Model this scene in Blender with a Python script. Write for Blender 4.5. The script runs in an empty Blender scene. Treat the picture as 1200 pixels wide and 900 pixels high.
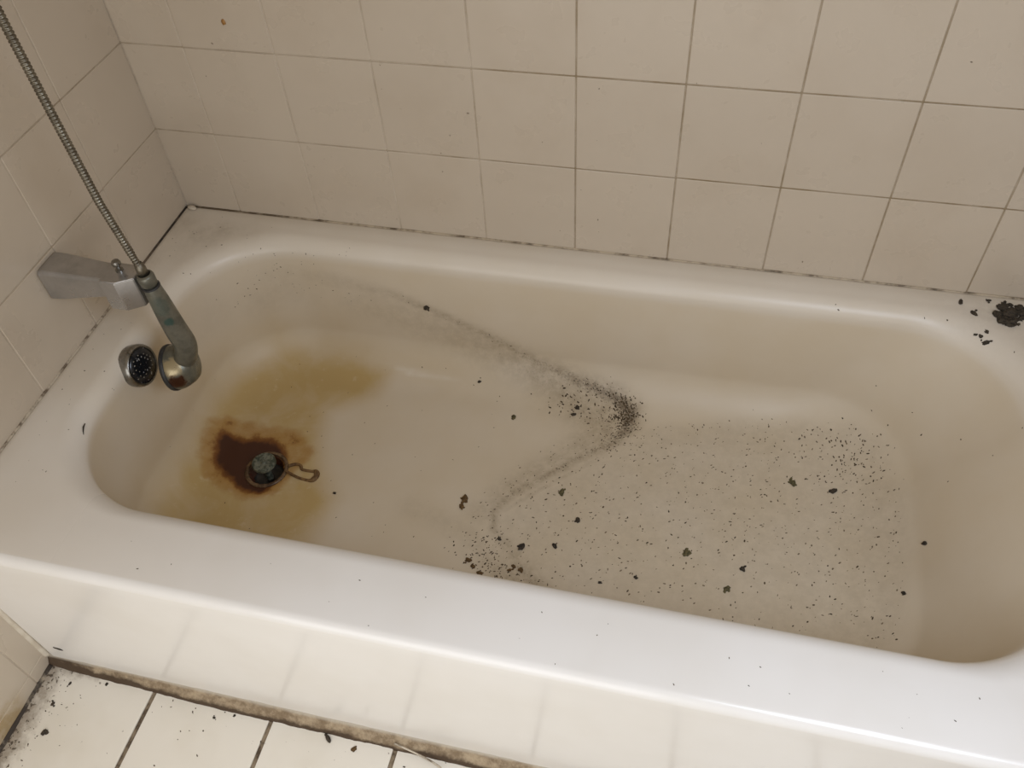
import bpy, bmesh, math, random
import numpy as np
from mathutils import Vector, Matrix
from mathutils import noise as mnoise

# ------------------------------------------------------------------ camera, light, exposure
scene = bpy.context.scene
COL = scene.collection
cam_d = bpy.data.cameras.new('camera')
cam_d.sensor_fit = 'HORIZONTAL'; cam_d.sensor_width = 36.0
cam_d.lens = 1012.79 / 1200 * 36
cam_d.clip_start = 0.01
cam = bpy.data.objects.new('camera', cam_d); COL.objects.link(cam)
cam.location = (0.8998, -1.0845, 0.9260)
cam.rotation_mode = 'XYZ'; cam.rotation_euler = (0.7182, 0.0497, 0.2295)
scene.camera = cam

scene.view_settings.view_transform = 'Standard'
scene.view_settings.look = 'None'
scene.view_settings.exposure = 0.0
scene.view_settings.gamma = 1.0
scene.view_settings.use_curve_mapping = False

world = bpy.data.worlds.new('room_ambience'); scene.world = world
world.use_nodes = True
bg = world.node_tree.nodes['Background']
bg.inputs[0].default_value = (1.0, 0.80, 0.56, 1); bg.inputs[1].default_value = 0.36

def area_light(name, loc, target, size_x, size_y, power, color):
    d = bpy.data.lights.new(name, 'AREA'); d.shape = 'RECTANGLE'
    d.size = size_x; d.size_y = size_y; d.energy = power; d.color = color
    o = bpy.data.objects.new(name, d); COL.objects.link(o)
    o.location = loc
    o.rotation_euler = (Vector(target) - Vector(loc)).to_track_quat('-Z', 'Y').to_euler()
    return o
# added unseen area lamps: cool one at right, softer low one facing the tub
area_light('right_cool_fill', (1.38, -1.01, 0.92), (1.0, -0.70, 0.0), 0.5, 0.5, 9.0, (0.76, 0.85, 1.0))
area_light('low_front_fill', (0.40, -1.70, 0.25), (0.42, -0.70, -0.1), 1.15, 0.9, 7.6, (0.95, 0.97, 0.98))

# ------------------------------------------------------------------ helpers
def link(o, parent=None):
    COL.objects.link(o)
    if parent is not None: o.parent = parent
    return o
def mesh_obj(name, bm, m, parent=None, smooth=False):
    me = bpy.data.meshes.new(name); bm.normal_update(); bm.to_mesh(me); bm.free()
    if smooth:
        for p in me.polygons: p.use_smooth = True
    if m: me.materials.append(m)
    return link(bpy.data.objects.new(name, me), parent)
def tag(o, label=None, cat=None, group=None, kind=None):
    if label: o['label'] = label
    if cat: o['category'] = cat
    if group: o['group'] = group
    if kind: o['kind'] = kind
    return o
def empty(name, loc=(0, 0, 0)):
    o = bpy.data.objects.new(name, None); o.location = loc; o.empty_display_size = 0.02
    return link(o)
def add_box(bm, lo, hi):
    vs = [bm.verts.new((x, y, z)) for z in (lo[2], hi[2]) for y in (lo[1], hi[1]) for x in (lo[0], hi[0])]
    for f in ((0, 2, 3, 1), (4, 5, 7, 6), (0, 1, 5, 4), (2, 6, 7, 3), (0, 4, 6, 2), (1, 3, 7, 5)):
        bm.faces.new([vs[i] for i in f])
def frame_for(d):
    d = d.normalized(); up = Vector((0, 0, 1)) if abs(d.z) < 0.9 else Vector((1, 0, 0))
    a = d.cross(up).normalized(); return a, d.cross(a).normalized()
def tube(bm, pts, rad, n=12, closed=False, cap=True):
    pts = [Vector(p) for p in pts]; N = len(pts)
    rads = rad if hasattr(rad, '__len__') else [rad] * N
    rings = []; a = None
    for i, p in enumerate(pts):
        if closed: d = pts[(i + 1) % N] - pts[i - 1]
        else: d = pts[min(i + 1, N - 1)] - pts[max(i - 1, 0)]
        d.normalize()
        if a is None: a, b = frame_for(d)
        else:
            a = (a - d * a.dot(d)).normalized(); b = d.cross(a)
        rings.append([bm.verts.new(p + (a * math.cos(2 * math.pi * k / n) + b * math.sin(2 * math.pi * k / n)) * rads[i]) for k in range(n)])
    for i in range(N if closed else N - 1):
        r0, r1 = rings[i], rings[(i + 1) % N]
        for k in range(n): bm.faces.new((r0[k], r0[(k + 1) % n], r1[(k + 1) % n], r1[k]))
    if cap and not closed:
        bm.faces.new(rings[0][::-1]); bm.faces.new(rings[-1])
def lathe(bm, prof, origin, axis, n=40):
    # prof: list of (radius, distance along the axis)
    o = Vector(origin); ax = Vector(axis).normalized(); a, b = frame_for(ax)
    rings = []
    for r, h in prof:
        if r < 1e-6: rings.append([bm.verts.new(o + ax * h)])
        else: rings.append([bm.verts.new(o + ax * h + (a * math.cos(2 * math.pi * k / n) + b * math.sin(2 * math.pi * k / n)) * r) for k in range(n)])
    for r0, r1 in zip(rings, rings[1:]):
        for k in range(n):
            k2 = (k + 1) % n
            if len(r0) == 1 and len(r1) == 1: continue
            if len(r0) == 1: bm.faces.new((r0[0], r1[k2], r1[k]))
            elif len(r1) == 1: bm.faces.new((r0[k], r0[k2], r1[0]))
            else: bm.faces.new((r0[k], r0[k2], r1[k2], r1[k]))
    bmesh.ops.recalc_face_normals(bm, faces=bm.faces[:])

# ------------------------------------------------------------------ materials
class NT:
    def __init__(s, name):
        s.m = bpy.data.materials.new(name); s.m.use_nodes = True
        s.t = s.m.node_tree; s.b = s.t.nodes['Principled BSDF']
        s.geo = s.t.nodes.new('ShaderNodeNewGeometry')
    def _in(s, sock, v):
        if v is None: return
        if isinstance(v, bpy.types.NodeSocket): s.t.links.new(v, sock)
        elif sock.type == 'RGBA' and len(v) == 3: sock.default_value = (*v, 1)
        else: sock.default_value = v
    @property
    def pos(s): return s.geo.outputs['Position']
    def noise(s, scale, detail=4, rough=0.55, vec=None, dist=0.0):
        n = s.t.nodes.new('ShaderNodeTexNoise')
        s._in(n.inputs['Vector'], vec or s.pos); n.inputs['Scale'].default_value = scale
        n.inputs['Detail'].default_value = detail; n.inputs['Roughness'].default_value = rough
        n.inputs['Distortion'].default_value = dist
        return n.outputs['Fac']
    def voronoi(s, scale, vec=None, feat='F1'):
        n = s.t.nodes.new('ShaderNodeTexVoronoi'); n.feature = feat
        s._in(n.inputs['Vector'], vec or s.pos); n.inputs['Scale'].default_value = scale
        return n.outputs['Distance']
    def math(s, op, a, b=None, c=None, clamp=False):
        n = s.t.nodes.new('ShaderNodeMath'); n.operation = op; n.use_clamp = clamp
        for i, v in enumerate((a, b, c)): s._in(n.inputs[i], v)
        return n.outputs[0]
    def step(s, v, lo, hi, to0=0.0, to1=1.0):
        n = s.t.nodes.new('ShaderNodeMapRange'); n.interpolation_type = 'SMOOTHSTEP'
        s._in(n.inputs['Value'], v)
        n.inputs['From Min'].default_value = lo; n.inputs['From Max'].default_value = hi
        n.inputs['To Min'].default_value = to0; n.inputs['To Max'].default_value = to1
        return n.outputs['Result']
    def mix(s, f, a, b, mode='MIX'):
        n = s.t.nodes.new('ShaderNodeMix'); n.data_type = 'RGBA'; n.blend_type = mode
        s._in(n.inputs[0], f); s._in(n.inputs[6], a); s._in(n.inputs[7], b)
        return n.outputs[2]
    def sep(s, v=None):
        n = s.t.nodes.new('ShaderNodeSeparateXYZ'); s._in(n.inputs[0], v or s.pos); return n.outputs
    def scale_vec(s, v3):
        n = s.t.nodes.new('ShaderNodeVectorMath'); n.operation = 'MULTIPLY'
        s._in(n.inputs[0], s.pos); n.inputs[1].default_value = v3; return n.outputs[0]
    def attr(s, name):
        n = s.t.nodes.new('ShaderNodeAttribute'); n.attribute_name = name; return n.outputs['Fac']
    def obj_random(s):
        n = s.t.nodes.new('ShaderNodeObjectInfo'); return n.outputs['Random']
    def bump(s, h, strength=0.2, dist=0.001):
        n = s.t.nodes.new('ShaderNodeBump'); s._in(n.inputs['Height'], h)
        n.inputs['Strength'].default_value = strength; n.inputs['Distance'].default_value = dist
        s.t.links.new(n.outputs[0], s.b.inputs['Normal'])
    def out(s, color=None, rough=None, metal=None, coat=None, coat_rough=None, spec=None):
        for k, v in (('Base Color', color), ('Roughness', rough), ('Metallic', metal), ('Coat Weight', coat),
                     ('Coat Roughness', coat_rough), ('Specular IOR Level', spec)):
            if v is not None: s._in(s.b.inputs[k], v)
        return s.m

def mat_tile(name, base, dark, yellow=None):
    n = NT(name)
    c = n.mix(n.step(n.noise(7, 3), 0.42, 0.72), base, dark)
    c = n.mix(n.math('MULTIPLY', n.obj_random(), 0.35), c, tuple(v * 0.93 for v in base))
    if yellow: c = n.mix(n.step(n.noise(60, 2), 0.74, 0.82, 0, 0.14), c, yellow)
    P = n.sep()
    low = n.math('MULTIPLY', n.math('MULTIPLY', n.step(P[0], 0.002, 0.004, 1, 0), n.step(P[2], -0.318, -0.30, 1, 0)), n.step(P[1], -0.80, -0.765, 1, 0))
    c = n.mix(n.math('MULTIPLY', low, n.step(n.noise(30, 5, 0.7), 0.25, 0.65, 0.15, 0.9)), c, (0.36, 0.26, 0.13))
    n.bump(n.noise(14, 1), 0.03, 0.003)
    return n.out(c, n.step(n.noise(20, 3), 0.3, 0.7, 0.26, 0.36))
M = {}
M['wall_tile'] = mat_tile('wall_tile_glaze', (0.530, 0.455, 0.360), (0.505, 0.428, 0.333), (0.38, 0.29, 0.19))

def mat_floor_tile():
    n = NT('floor_tile_glaze')
    P = n.sep()
    base = n.mix(n.step(n.noise(9, 3), 0.4, 0.7), (0.78, 0.735, 0.65), (0.73, 0.68, 0.585))
    # brown mould creeping out from the wall and from the foot of the tub
    edge_x = n.step(P[0], 0.0, 0.075, 1, 0)
    edge_y = n.step(P[1], -0.765, -0.70, 0, 1)
    near_corner = n.step(P[0], 0.05, 0.17, 1, 0)
    e = n.math('MAXIMUM', edge_x, n.math('MULTIPLY', edge_y, near_corner))
    blot = n.math('ADD', n.math('MULTIPLY', e, 0.55), n.math('MULTIPLY', n.noise(38, 6, 0.7), 0.62))
    c = n.mix(n.step(blot, 0.56, 0.88, 0, 0.75), base, (0.20, 0.15, 0.10))
    c = n.mix(n.step(n.math('ADD', n.math('MULTIPLY', e, 0.30), n.noise(130, 3, 0.6)), 0.80, 0.92, 0, 0.9), c, (0.07, 0.05, 0.035))
    c = n.mix(n.step(n.noise(75, 2, 0.5), 0.74, 0.79, 0, 0.7), c, (0.12, 0.09, 0.06))
    n.bump(n.noise(40, 2), 0.05, 0.002)
    return n.out(c, 0.25)
M['floor_tile'] = mat_floor_tile()

def mat_wall_grout():
    n = NT('wall_grout')
    P = n.sep()
    clean = (0.55, 0.475, 0.38); dirty = (0.22, 0.16, 0.085)
    side = n.step(P[0], 0.25, 0.80, 0.05, 0.62)
    # the level joints hold more dirt than the upright ones
    row = None
    for z in (0.1557, 0.3057, 0.4557, 0.6057):
        d = n.step(n.math('ABSOLUTE', n.math('SUBTRACT', P[2], z)), 0.0016, 0.0026, 1, 0)
        row = d if row is None else n.math('MAXIMUM', row, d)
    side = n.math('ADD', side, n.math('MULTIPLY', row, n.step(P[0], 0.05, 0.9, 0.42, 0.18)))
    f = n.math('ADD', side, n.math('MULTIPLY', n.math('SUBTRACT', n.noise(14, 5, 0.7), 0.5), 1.6), clamp=True)
    return n.out(n.mix(f, clean, dirty), 0.85)
M['wall_grout'] = mat_wall_grout()
def mat_floor_grout():
    n = NT('floor_grout')
    c = n.mix(n.step(n.noise(60, 5, 0.7), 0.35, 0.65), (0.075, 0.05, 0.03), (0.27, 0.21, 0.14))
    n.bump(n.noise(220, 3), 0.8, 0.002)
    return n.out(c, 0.9)
M['floor_grout'] = mat_floor_grout()
def mat_plain_wall():
    n = NT('painted_plaster')
    return n.out(n.mix(n.noise(5, 3), (0.62, 0.58, 0.50), (0.58, 0.54, 0.46)), 0.7)
M['plaster'] = mat_plain_wall()

def mat_enamel():
    n = NT('tub_enamel')
    rust, yel, grime, film, pale = (n.attr(a) for a in ('rust', 'yellow', 'grime', 'film', 'pale'))
    c = n.mix(n.step(n.noise(6, 3), 0.35, 0.7), (0.82, 0.80, 0.77), (0.79, 0.765, 0.725))
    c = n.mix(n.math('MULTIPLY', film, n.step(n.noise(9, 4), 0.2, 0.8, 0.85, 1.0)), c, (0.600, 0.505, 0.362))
    # yellow water stain
    y = n.math('MULTIPLY', yel, n.step(n.noise(14, 5, 0.6, dist=0.5), 0.2, 0.7, 0.66, 1.08), clamp=True)
    c = n.mix(n.math('MULTIPLY', y, 0.9), c, (0.46, 0.32, 0.115))
    c = n.mix(n.math('MULTIPLY', n.step(n.noise(55, 4, 0.6), 0.6, 0.72), n.math('MULTIPLY', yel, 0.35)), c, (0.62, 0.52, 0.36))
    c = n.mix(n.math('MULTIPLY', pale, n.step(n.noise(25, 3), 0.3, 0.6)), c, (0.80, 0.76, 0.68))
    # rust round the drain
    r = n.math('ADD', rust, n.math('MULTIPLY', n.math('MULTIPLY', n.math('SUBTRACT', n.noise(45, 4, 0.6), 0.5), 0.55), n.step(rust, 0.02, 0.3)))
    c = n.mix(n.step(r, 0.10, 0.52, 0, 0.85), c, (0.36, 0.19, 0.045))
    c = n.mix(n.step(r, 0.44, 0.60, 0, 0.95), c, (0.17, 0.058, 0.007))
    c = n.mix(n.step(r, 0.58, 0.80, 0, 0.97), c, (0.045, 0.009, 0.0015))
    # grey-brown tide lines and grime
    gn = n.step(n.noise(60, 6, 0.75), 0.25, 0.72, 0.3, 1.1)
    g = n.math('MULTIPLY', grime, gn, clamp=True)
    c = n.mix(n.math('MULTIPLY', g, 0.82), c, (0.25, 0.190, 0.115))
    fine = n.step(n.math('ADD', n.math('MULTIPLY', grime, 0.42), n.math('MULTIPLY', n.noise(260, 4, 0.7), 0.75)), 0.66, 0.86, 0, 0.55)
    c = n.mix(n.math('MULTIPLY', fine, n.step(grime, 0.05, 0.3)), c, (0.085, 0.062, 0.038))
    rough = n.step(n.math('ADD', film, grime), 0.0, 1.0, 0.20, 0.48)
    n.bump(n.noise(18, 2), 0.04, 0.004)
    return n.out(c, rough, coat=0.0)
M['enamel'] = mat_enamel()
def mat_simple(name, a, b, scale, rough, metal=0.0, lo=0.35, hi=0.65, bump=0.0):
    n = NT(name)
    f = n.noise(scale, 5, 0.65)
    if bump: n.bump(f, bump, 0.002)
    return n.out(n.mix(n.step(f, lo, hi), a, b), rough, metal)
M['caulk'] = mat_simple('silicone_caulk', (0.60, 0.53, 0.42), (0.12, 0.085, 0.05), 26, 0.5, 0, 0.42, 0.64, 0.3)
M['black_caulk'] = mat_simple('mouldy_caulk', (0.35, 0.29, 0.21), (0.035, 0.024, 0.015), 30, 0.7, 0, 0.30, 0.5, 0.4)
M['white_caulk'] = mat_simple('clean_caulk', (0.64, 0.58, 0.48), (0.54, 0.47, 0.37), 60, 0.45)

# ------------------------------------------------------------------ the room shell and its tiles
RIM_X1 = 1.50          # right end wall
TUB_Y0 = -0.712        # front of the tub
FLOOR_Z = -0.353
WALL_TOP = 1.06
GAP = 0.0022
tile_meshes = {}
def tile_mesh(w, h, mat, depth=0.006, bev=0.0009):
    key = (round(w, 4), round(h, 4), mat)
    if key not in tile_meshes:
        bm = bmesh.new(); add_box(bm, (-w / 2, -h / 2, -0.004), (w / 2, h / 2, depth))
        top = [e for e in bm.edges if sum(v.co.z > 0 for v in e.verts) >= 1]
        bmesh.ops.bevel(bm, geom=top, offset=bev, segments=2, affect='EDGES', profile=0.5)
        bm.normal_update()
        me = bpy.data.meshes.new('tile'); bm.to_mesh(me); bm.free(); me.materials.append(M[mat])
        tile_meshes[key] = me
    return tile_meshes[key]
def lay_tiles(parent, us, vs, place, mat, gap=GAP, rng=random.Random(3)):
    for u0, u1 in zip(us, us[1:]):
        for v0, v1 in zip(vs, vs[1:]):
            t = bpy.data.objects.new('tile', tile_mesh(u1 - u0 - gap, v1 - v0 - gap, mat))
            mtx = place((u0 + u1) / 2, (v0 + v1) / 2)
            jit = Matrix.Rotation(rng.uniform(-.0035, .0035), 4, 'X') @ Matrix.Rotation(rng.uniform(-.0035, .0035), 4, 'Y')
            t.matrix_world = mtx @ Matrix.Translation((0, 0, rng.uniform(-.0004, .0003))) @ jit
            link(t, parent)
def struct(name, bm, m):
    return tag(mesh_obj(name, bm, m), kind='structure')

# tile faces lie on x=0, y=0, z=FLOOR_Z
TD = 0.006
bm = bmesh.new(); add_box(bm, (-0.10, 0.0011, FLOOR_Z - 0.1), (RIM_X1 + 0.1, 0.10, WALL_TOP)); wall_back = struct('wall_back', bm, M['wall_grout'])
bm = bmesh.new(); add_box(bm, (-0.10, -2.1, FLOOR_Z - 0.1), (-0.0011, TD, WALL_TOP)); wall_left = struct('wall_left', bm, M['wall_grout'])
bm = bmesh.new(); add_box(bm, (RIM_X1 + 0.0011, -0.9, FLOOR_Z - 0.1), (RIM_X1 + 0.10, TD, WALL_TOP)); wall_right = struct('wall_right', bm, M['wall_grout'])
bm = bmesh.new(); add_box(bm, (-0.10, -2.1, FLOOR_Z - 0.1), (2.3, 0.1, FLOOR_Z - 0.0022)); floor = struct('floor', bm, M['floor_grout'])

zs_back = [0.0, 0.1557, 0.3057, 0.4557, 0.6057, 0.7557, 0.9057, 1.0557]
xs_back = [0.0] + [0.1051 + 0.15 * k for k in range(10)] + [RIM_X1]
back_m = Matrix(((1, 0, 0, 0), (0, 0, -1, 0), (0, 1, 0, 0), (0, 0, 0, 1)))
lay_tiles(wall_back, xs_back, zs_back, lambda u, v: Matrix.Translation((u, TD, v)) @ back_m, 'wall_tile')
left_m = Matrix(((0, 0, 1, 0), (1, 0, 0, 0), (0, 1, 0, 0), (0, 0, 0, 1)))
ys_left = [-1.914, -1.769, -1.624, -1.479, -1.334, -1.189, -1.044, -0.899, -0.748, -0.595, -0.449, -0.305, -0.1648, 0.0]
lay_tiles(wall_left, ys_left, zs_back, lambda u, v: Matrix.Translation((-TD, u, v)) @ left_m, 'wall_tile')
ys_low = [-1.914, -1.769, -1.624, -1.479, -1.334, -1.189, -1.044, -0.899, -0.748, -0.668]
lay_tiles(wall_left, ys_low, [FLOOR_Z, -0.321, -0.172, 0.0], lambda u, v: Matrix.Translation((-TD, u, v)) @ left_m, 'wall_tile')
right_m = Matrix(((0, 0, -1, 0), (-1, 0, 0, 0), (0, 1, 0, 0), (0, 0, 0, 1)))
lay_tiles(wall_right, [-0.899, -0.748, -0.595, -0.449, -0.305, -0.1648, 0.0], zs_back, lambda u, v: Matrix.Translation((RIM_X1 + TD, u, v)) @ right_m, 'wall_tile')
xs_floor = [0.0] + [0.1867 + 0.1951 * k for k in range(11)]
ys_floor = [-2.072, -1.877, -1.682, -1.487, -1.292, -1.097, -0.902, -0.704]
lay_tiles(floor, xs_floor, ys_floor, lambda u, v: Matrix.Translation((u, v, FLOOR_Z - TD)), 'floor_tile', gap=0.0068)

# ------------------------------------------------------------------ bathtub
def rrect(xl, xr, yf, yb, r, z, nl=180, ns=64, nc=26):
    pts = []
    def seg(a, b, n):
        for i in range(n): pts.append((a[0] + (b[0] - a[0]) * i / n, a[1] + (b[1] - a[1]) * i / n))
    def arc(cx, cy, a0, n):
        for i in range(n):
            a = a0 + math.pi / 2 * i / n; pts.append((cx + r * math.cos(a), cy + r * math.sin(a)))
    seg((xl + r, yf), (xr - r, yf), nl); arc(xr - r, yf + r, -math.pi / 2, nc)
    seg((xr, yf + r), (xr, yb - r), ns); arc(xr - r, yb - r, 0, nc)
    seg((xr - r, yb), (xl + r, yb), nl); arc(xl + r, yb - r, math.pi / 2, nc)
    seg((xl, yb - r), (xl, yf + r), ns); arc(xl + r, yf + r, math.pi, nc)
    a = np.array(pts); return np.column_stack([a, np.full(len(a), z)])
DEPTH = 0.262
DRAIN = (0.236, -0.352)
def basin_profile(n_roll=10, n_wall=22, n_fil=16):
    # (run, drop) of the side wall for a nominal run of 0.10
    D, H, r0, r1, ang = 0.10, DEPTH, 0.027, 0.072, math.radians(80)
    pts = [(r0 * math.sin(ang * i / n_roll), r0 * (1 - math.cos(ang * i / n_roll))) for i in range(n_roll + 1)]
    fil = [(D - r1 * math.sin(ang * (1 - i / n_fil)), H - r1 * (1 - math.cos(ang * (1 - i / n_fil)))) for i in range(n_fil + 1)]
    a, b = pts[-1], fil[0]
    pts += [(a[0] + (b[0] - a[0]) * i / n_wall, a[1] + (b[1] - a[1]) * i / n_wall) for i in range(1, n_wall)]
    return [(h / D, v / H) for h, v in pts + fil]
def build_tub():
    loops = []
    x0, x1, y0, y1 = 0.0015, RIM_X1 - 0.0015, TUB_Y0, -0.0015
    for z, ins in ((-0.353, 0.004), (-0.30, 0.0035), (-0.15, 0.002), (-0.06, 0.001), (-0.03, 0.0004)):
        loops.append(rrect(x0 + ins, x1 - ins, y0 + ins, y1 - ins, 0.006, z))
    R = 0.013
    for i in range(9):
        a = math.pi / 2 * i / 8; ins = R * (1 - math.cos(a))
        loops.append(rrect(x0 + ins * .15, x1 - ins * .15, y0 + ins, y1 - ins * .15, 0.006 + ins * .15, -R + R * math.sin(a)))
    o = (x0 + R * .15, x1 - R * .15, y0 + R, y1 - R * .15, 0.006 + R * .15)
    i0 = (0.054, 1.418, -0.625, -0.036, 0.175)
    for k in range(1, 9):
        t = k / 8
        p = [a + (b - a) * t for a, b in zip(o, i0)]
        loops.append(rrect(*p, 0.0012 * math.sin(math.pi * t)))
    runs = (0.106, 0.265, 0.10, 0.112)
    for h, v in basin_profile()[1:]:
        loops.append(rrect(i0[0] + runs[0] * h, i0[1] - runs[1] * (0.42 * h + 0.58 * v), i0[2] + runs[2] * h, i0[3] - runs[3] * h,
                           0.17 - 0.045 * h, -DEPTH * v))
    base = loops[-1]; cxa, cxb, cy = 0.34, 1.06, -0.325
    K = 46
    for k in range(1, K + 1):
        t = k / K
        tgt = np.column_stack([np.clip(base[:, 0], cxa, cxb), np.full(len(base), cy), base[:, 2]])
        loops.append(base * (1 - t) + tgt * t)
    V = np.vstack(loops); n = len(base)
    frac = np.clip(-V[:, 2] / DEPTH, 0, 1); frac[:n * 14] = 0
    V[:, 2] += 0.022 * np.clip((V[:, 0] - 0.2) / 1.05, 0, 1) * frac
    d = np.hypot(V[:, 0] - DRAIN[0], V[:, 1] - DRAIN[1])
    inside = np.arange(len(V)) > n * 30
    V[:, 2] -= np.where(inside, 0.004 * np.exp(-(d / 0.07) ** 2), 0)
    V[:, 2] -= np.where(inside & (d < 0.0275), 0.035, 0)
    F = []
    for L in range(len(loops) - 1):
        a = L * n; b = a + n
        for i in range(n):
            j = (i + 1) % n; F.append((a + i, a + j, b + j, b + i))
    return V, F
tub_V, tub_F = build_tub()
tub_root = tag(empty('bathtub', (0.75, -0.355, FLOOR_Z)), 'dirty cream enamel bathtub with rust stains and grime in its basin', 'bathtub')
tub_me = bpy.data.meshes.new('tub_shell')
tub_me.from_pydata([tuple(v) for v in tub_V], [], tub_F); 
bm = bmesh.new(); bm.from_mesh(tub_me); bmesh.ops.remove_doubles(bm, verts=bm.verts[:], dist=1e-5)
bmesh.ops.recalc_face_normals(bm, faces=bm.faces[:]); bm.to_mesh(tub_me); bm.free()
for p in tub_me.polygons: p.use_smooth = True
tub_me.materials.append(M['enamel'])
tub = link(bpy.data.objects.new('tub_shell', tub_me), tub_root)
tub.location = -tub_root.location
# === CAST CUT
# ---- stains on the enamel, stored on the mesh in the tub's own coordinates
NV = len(tub_me.vertices)
co = np.empty(NV * 3, np.float32); tub_me.vertices.foreach_get('co', co); co = co.reshape(-1, 3).astype(float)
def sstep(v, lo, hi):
    t = np.clip((v - lo) / (hi - lo), 0, 1); return t * t * (3 - 2 * t)
def poly_sd(P, poly):
    # signed distance in plan, positive inside
    poly = np.array(poly, float); n = len(poly); d = np.full(len(P), 1e9); ins = np.zeros(len(P), bool)
    for i in range(n):
        a, b = poly[i], poly[(i + 1) % n]
        e = b - a; t = np.clip(((P - a) @ e) / (e @ e), 0, 1)
        d = np.minimum(d, np.linalg.norm(P - a - t[:, None] * e, axis=1))
        c = ((a[1] > P[:, 1]) != (b[1] > P[:, 1])) & (P[:, 0] < (b[0] - a[0]) * (P[:, 1] - a[1]) / (b[1] - a[1] + 1e-12) + a[0])
        ins ^= c
    return np.where(ins, d, -d)
def line_mask(P, pts):
    # pts: (x, y, z, half width, strength); max over the segments of a soft band
    m = np.zeros(len(P)); pts = np.array(pts, float)
    for a, b in zip(pts, pts[1:]):
        e = b[:3] - a[:3]; t = np.clip(((P - a[:3]) @ e) / (e @ e), 0, 1)
        d = np.linalg.norm(P - a[:3] - t[:, None] * e, axis=1)
        w = a[3] + (b[3] - a[3]) * t; st = a[4] + (b[4] - a[4]) * t
        m = np.maximum(m, st * np.exp(-(d / w) ** 2))
    return m
def blob_mask(P, blobs):
    m = np.zeros(len(P))
    for x, y, z, r, st in blobs:
        m = np.maximum(m, st * np.exp(-(np.linalg.norm(P - np.array((x, y, z)), axis=1) / r) ** 2))
    return m
XY = co[:, :2]; Z = co[:, 2]
basin = sstep(-Z, 0.012, 0.10) * (poly_sd(XY, [(0.05, -0.63), (1.43, -0.63), (1.43, -0.02), (0.05, -0.02)]) > 0.004)
deep = sstep(-Z, 0.10, 0.20) * (basin > 0)
RUST = [(0.121, -0.317), (0.129, -0.291), (0.174, -0.297), (0.215, -0.285), (0.245, -0.294), (0.264, -0.328),
        (0.264, -0.373), (0.25, -0.406), (0.216, -0.405), (0.169, -0.383), (0.135, -0.355)]
HALO = [(0.104, -0.286), (0.12, -0.262), (0.175, -0.261), (0.259, -0.262), (0.31, -0.302), (0.29, -0.34), (0.27, -0.40),
        (0.215, -0.42), (0.14, -0.392), (0.113, -0.36), (0.104, -0.32)]
YEL = [(0.099, -0.24), (0.108, -0.18), (0.165, -0.10), (0.28, -0.085), (0.375, -0.11), (0.36, -0.158), (0.29, -0.21), (0.30, -0.285),
       (0.32, -0.33), (0.37, -0.39), (0.36, -0.47), (0.26, -0.54), (0.15, -0.54), (0.10, -0.475), (0.098, -0.41), (0.10, -0.34)]
TIDE_OUTER = [(0.197, -0.073, -0.067, 0.0189, .2), (0.305, -0.067, -0.076, 0.0175, .34), (0.397, -0.067, -0.091, 0.0121, .5), (0.456, -0.067, -0.115, 0.0108, .65), (0.545, -0.068, -0.153, 0.0121, .72),
              (0.6365, -0.071, -0.203, 0.0149, .8), (0.732, -0.088, -0.228, 0.0189, .9), (0.7955, -0.102, -0.237, 0.0230, 1.0), (0.826, -0.123, -0.2455, 0.0203, 1.2),
              (0.827, -0.159, -0.249, 0.0203, 1.0), (0.803, -0.196, -0.249, 0.0162, .85), (0.758, -0.232, -0.25, 0.0149, .75), (0.71, -0.281, -0.251, 0.0121, .75),
              (0.662, -0.3245, -0.252, 0.0121, .75), (0.64, -0.362, -0.253, 0.0108, .72), (0.652, -0.399, -0.2525, 0.0108, .65), (0.685, -0.43, -0.252, 0.0175, .6), (0.74, -0.49, -0.251, 0.0270, .8)]
TIDE_INNER = [(0.322, -0.068, -0.12, 0.0405, .22), (0.479, -0.0685, -0.165, 0.0405, .40), (0.606, -0.076, -0.210, 0.0351, .58), (0.687, -0.095, -0.2345, 0.0351, .68), (0.757, -0.1386, -0.25, 0.0405, .66), (0.80, -0.155, -0.249, 0.0405, .7),
              (0.74, -0.225, -0.25, 0.0297, .48), (0.66, -0.31, -0.252, 0.0243, .5), (0.62, -0.37, -0.253, 0.0270, .42)]
TIDE_FRONT = [(0.70, -0.485, -0.252, .03, .75), (0.655, -0.455, -0.253, .022, .42), (0.61, -0.41, -0.2535, .022, .3), (0.504, -0.382, -0.2556, .022, .2)]
TIDE_ECHO = [(0.80, -0.22, -0.249, .008, .35), (0.73, -0.285, -0.251, .007, .45), (0.685, -0.33, -0.252, .006, .5), (0.658, -0.36, -0.253, .005, .4)]
FILM = [(0.64, -0.50), (0.64, -0.37), (0.667, -0.344), (0.786, -0.227), (0.862, -0.149), (0.987, -0.113), (1.098, -0.10), (1.194, -0.11), (1.2335, -0.144),
        (1.2617, -0.252), (1.2612, -0.371), (1.245, -0.47), (1.19, -0.56), (0.80, -0.58)]
from mathutils.bvhtree import BVHTree
tub_bvh = BVHTree.FromPolygons([Vector(c) for c in co], [tuple(p.vertices) for p in tub_me.polygons])
def snap(line): return [(*tub_bvh.find_nearest(Vector(p[:3]))[0], p[3], p[4]) for p in line]
TIDE_OUTER, TIDE_INNER, TIDE_FRONT, TIDE_ECHO = snap(TIDE_OUTER), snap(TIDE_INNER), snap(TIDE_FRONT), snap(TIDE_ECHO)
rust = (0.52 * sstep(poly_sd(XY, RUST), -0.010, 0.026) + 0.42 * sstep(poly_sd(XY, HALO), -0.016, 0.012)) * (Z < -0.15)
yel = sstep(poly_sd(XY, YEL), -0.035, 0.03) * sstep(-Z, 0.12, 0.20) * (basin > 0)
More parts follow.
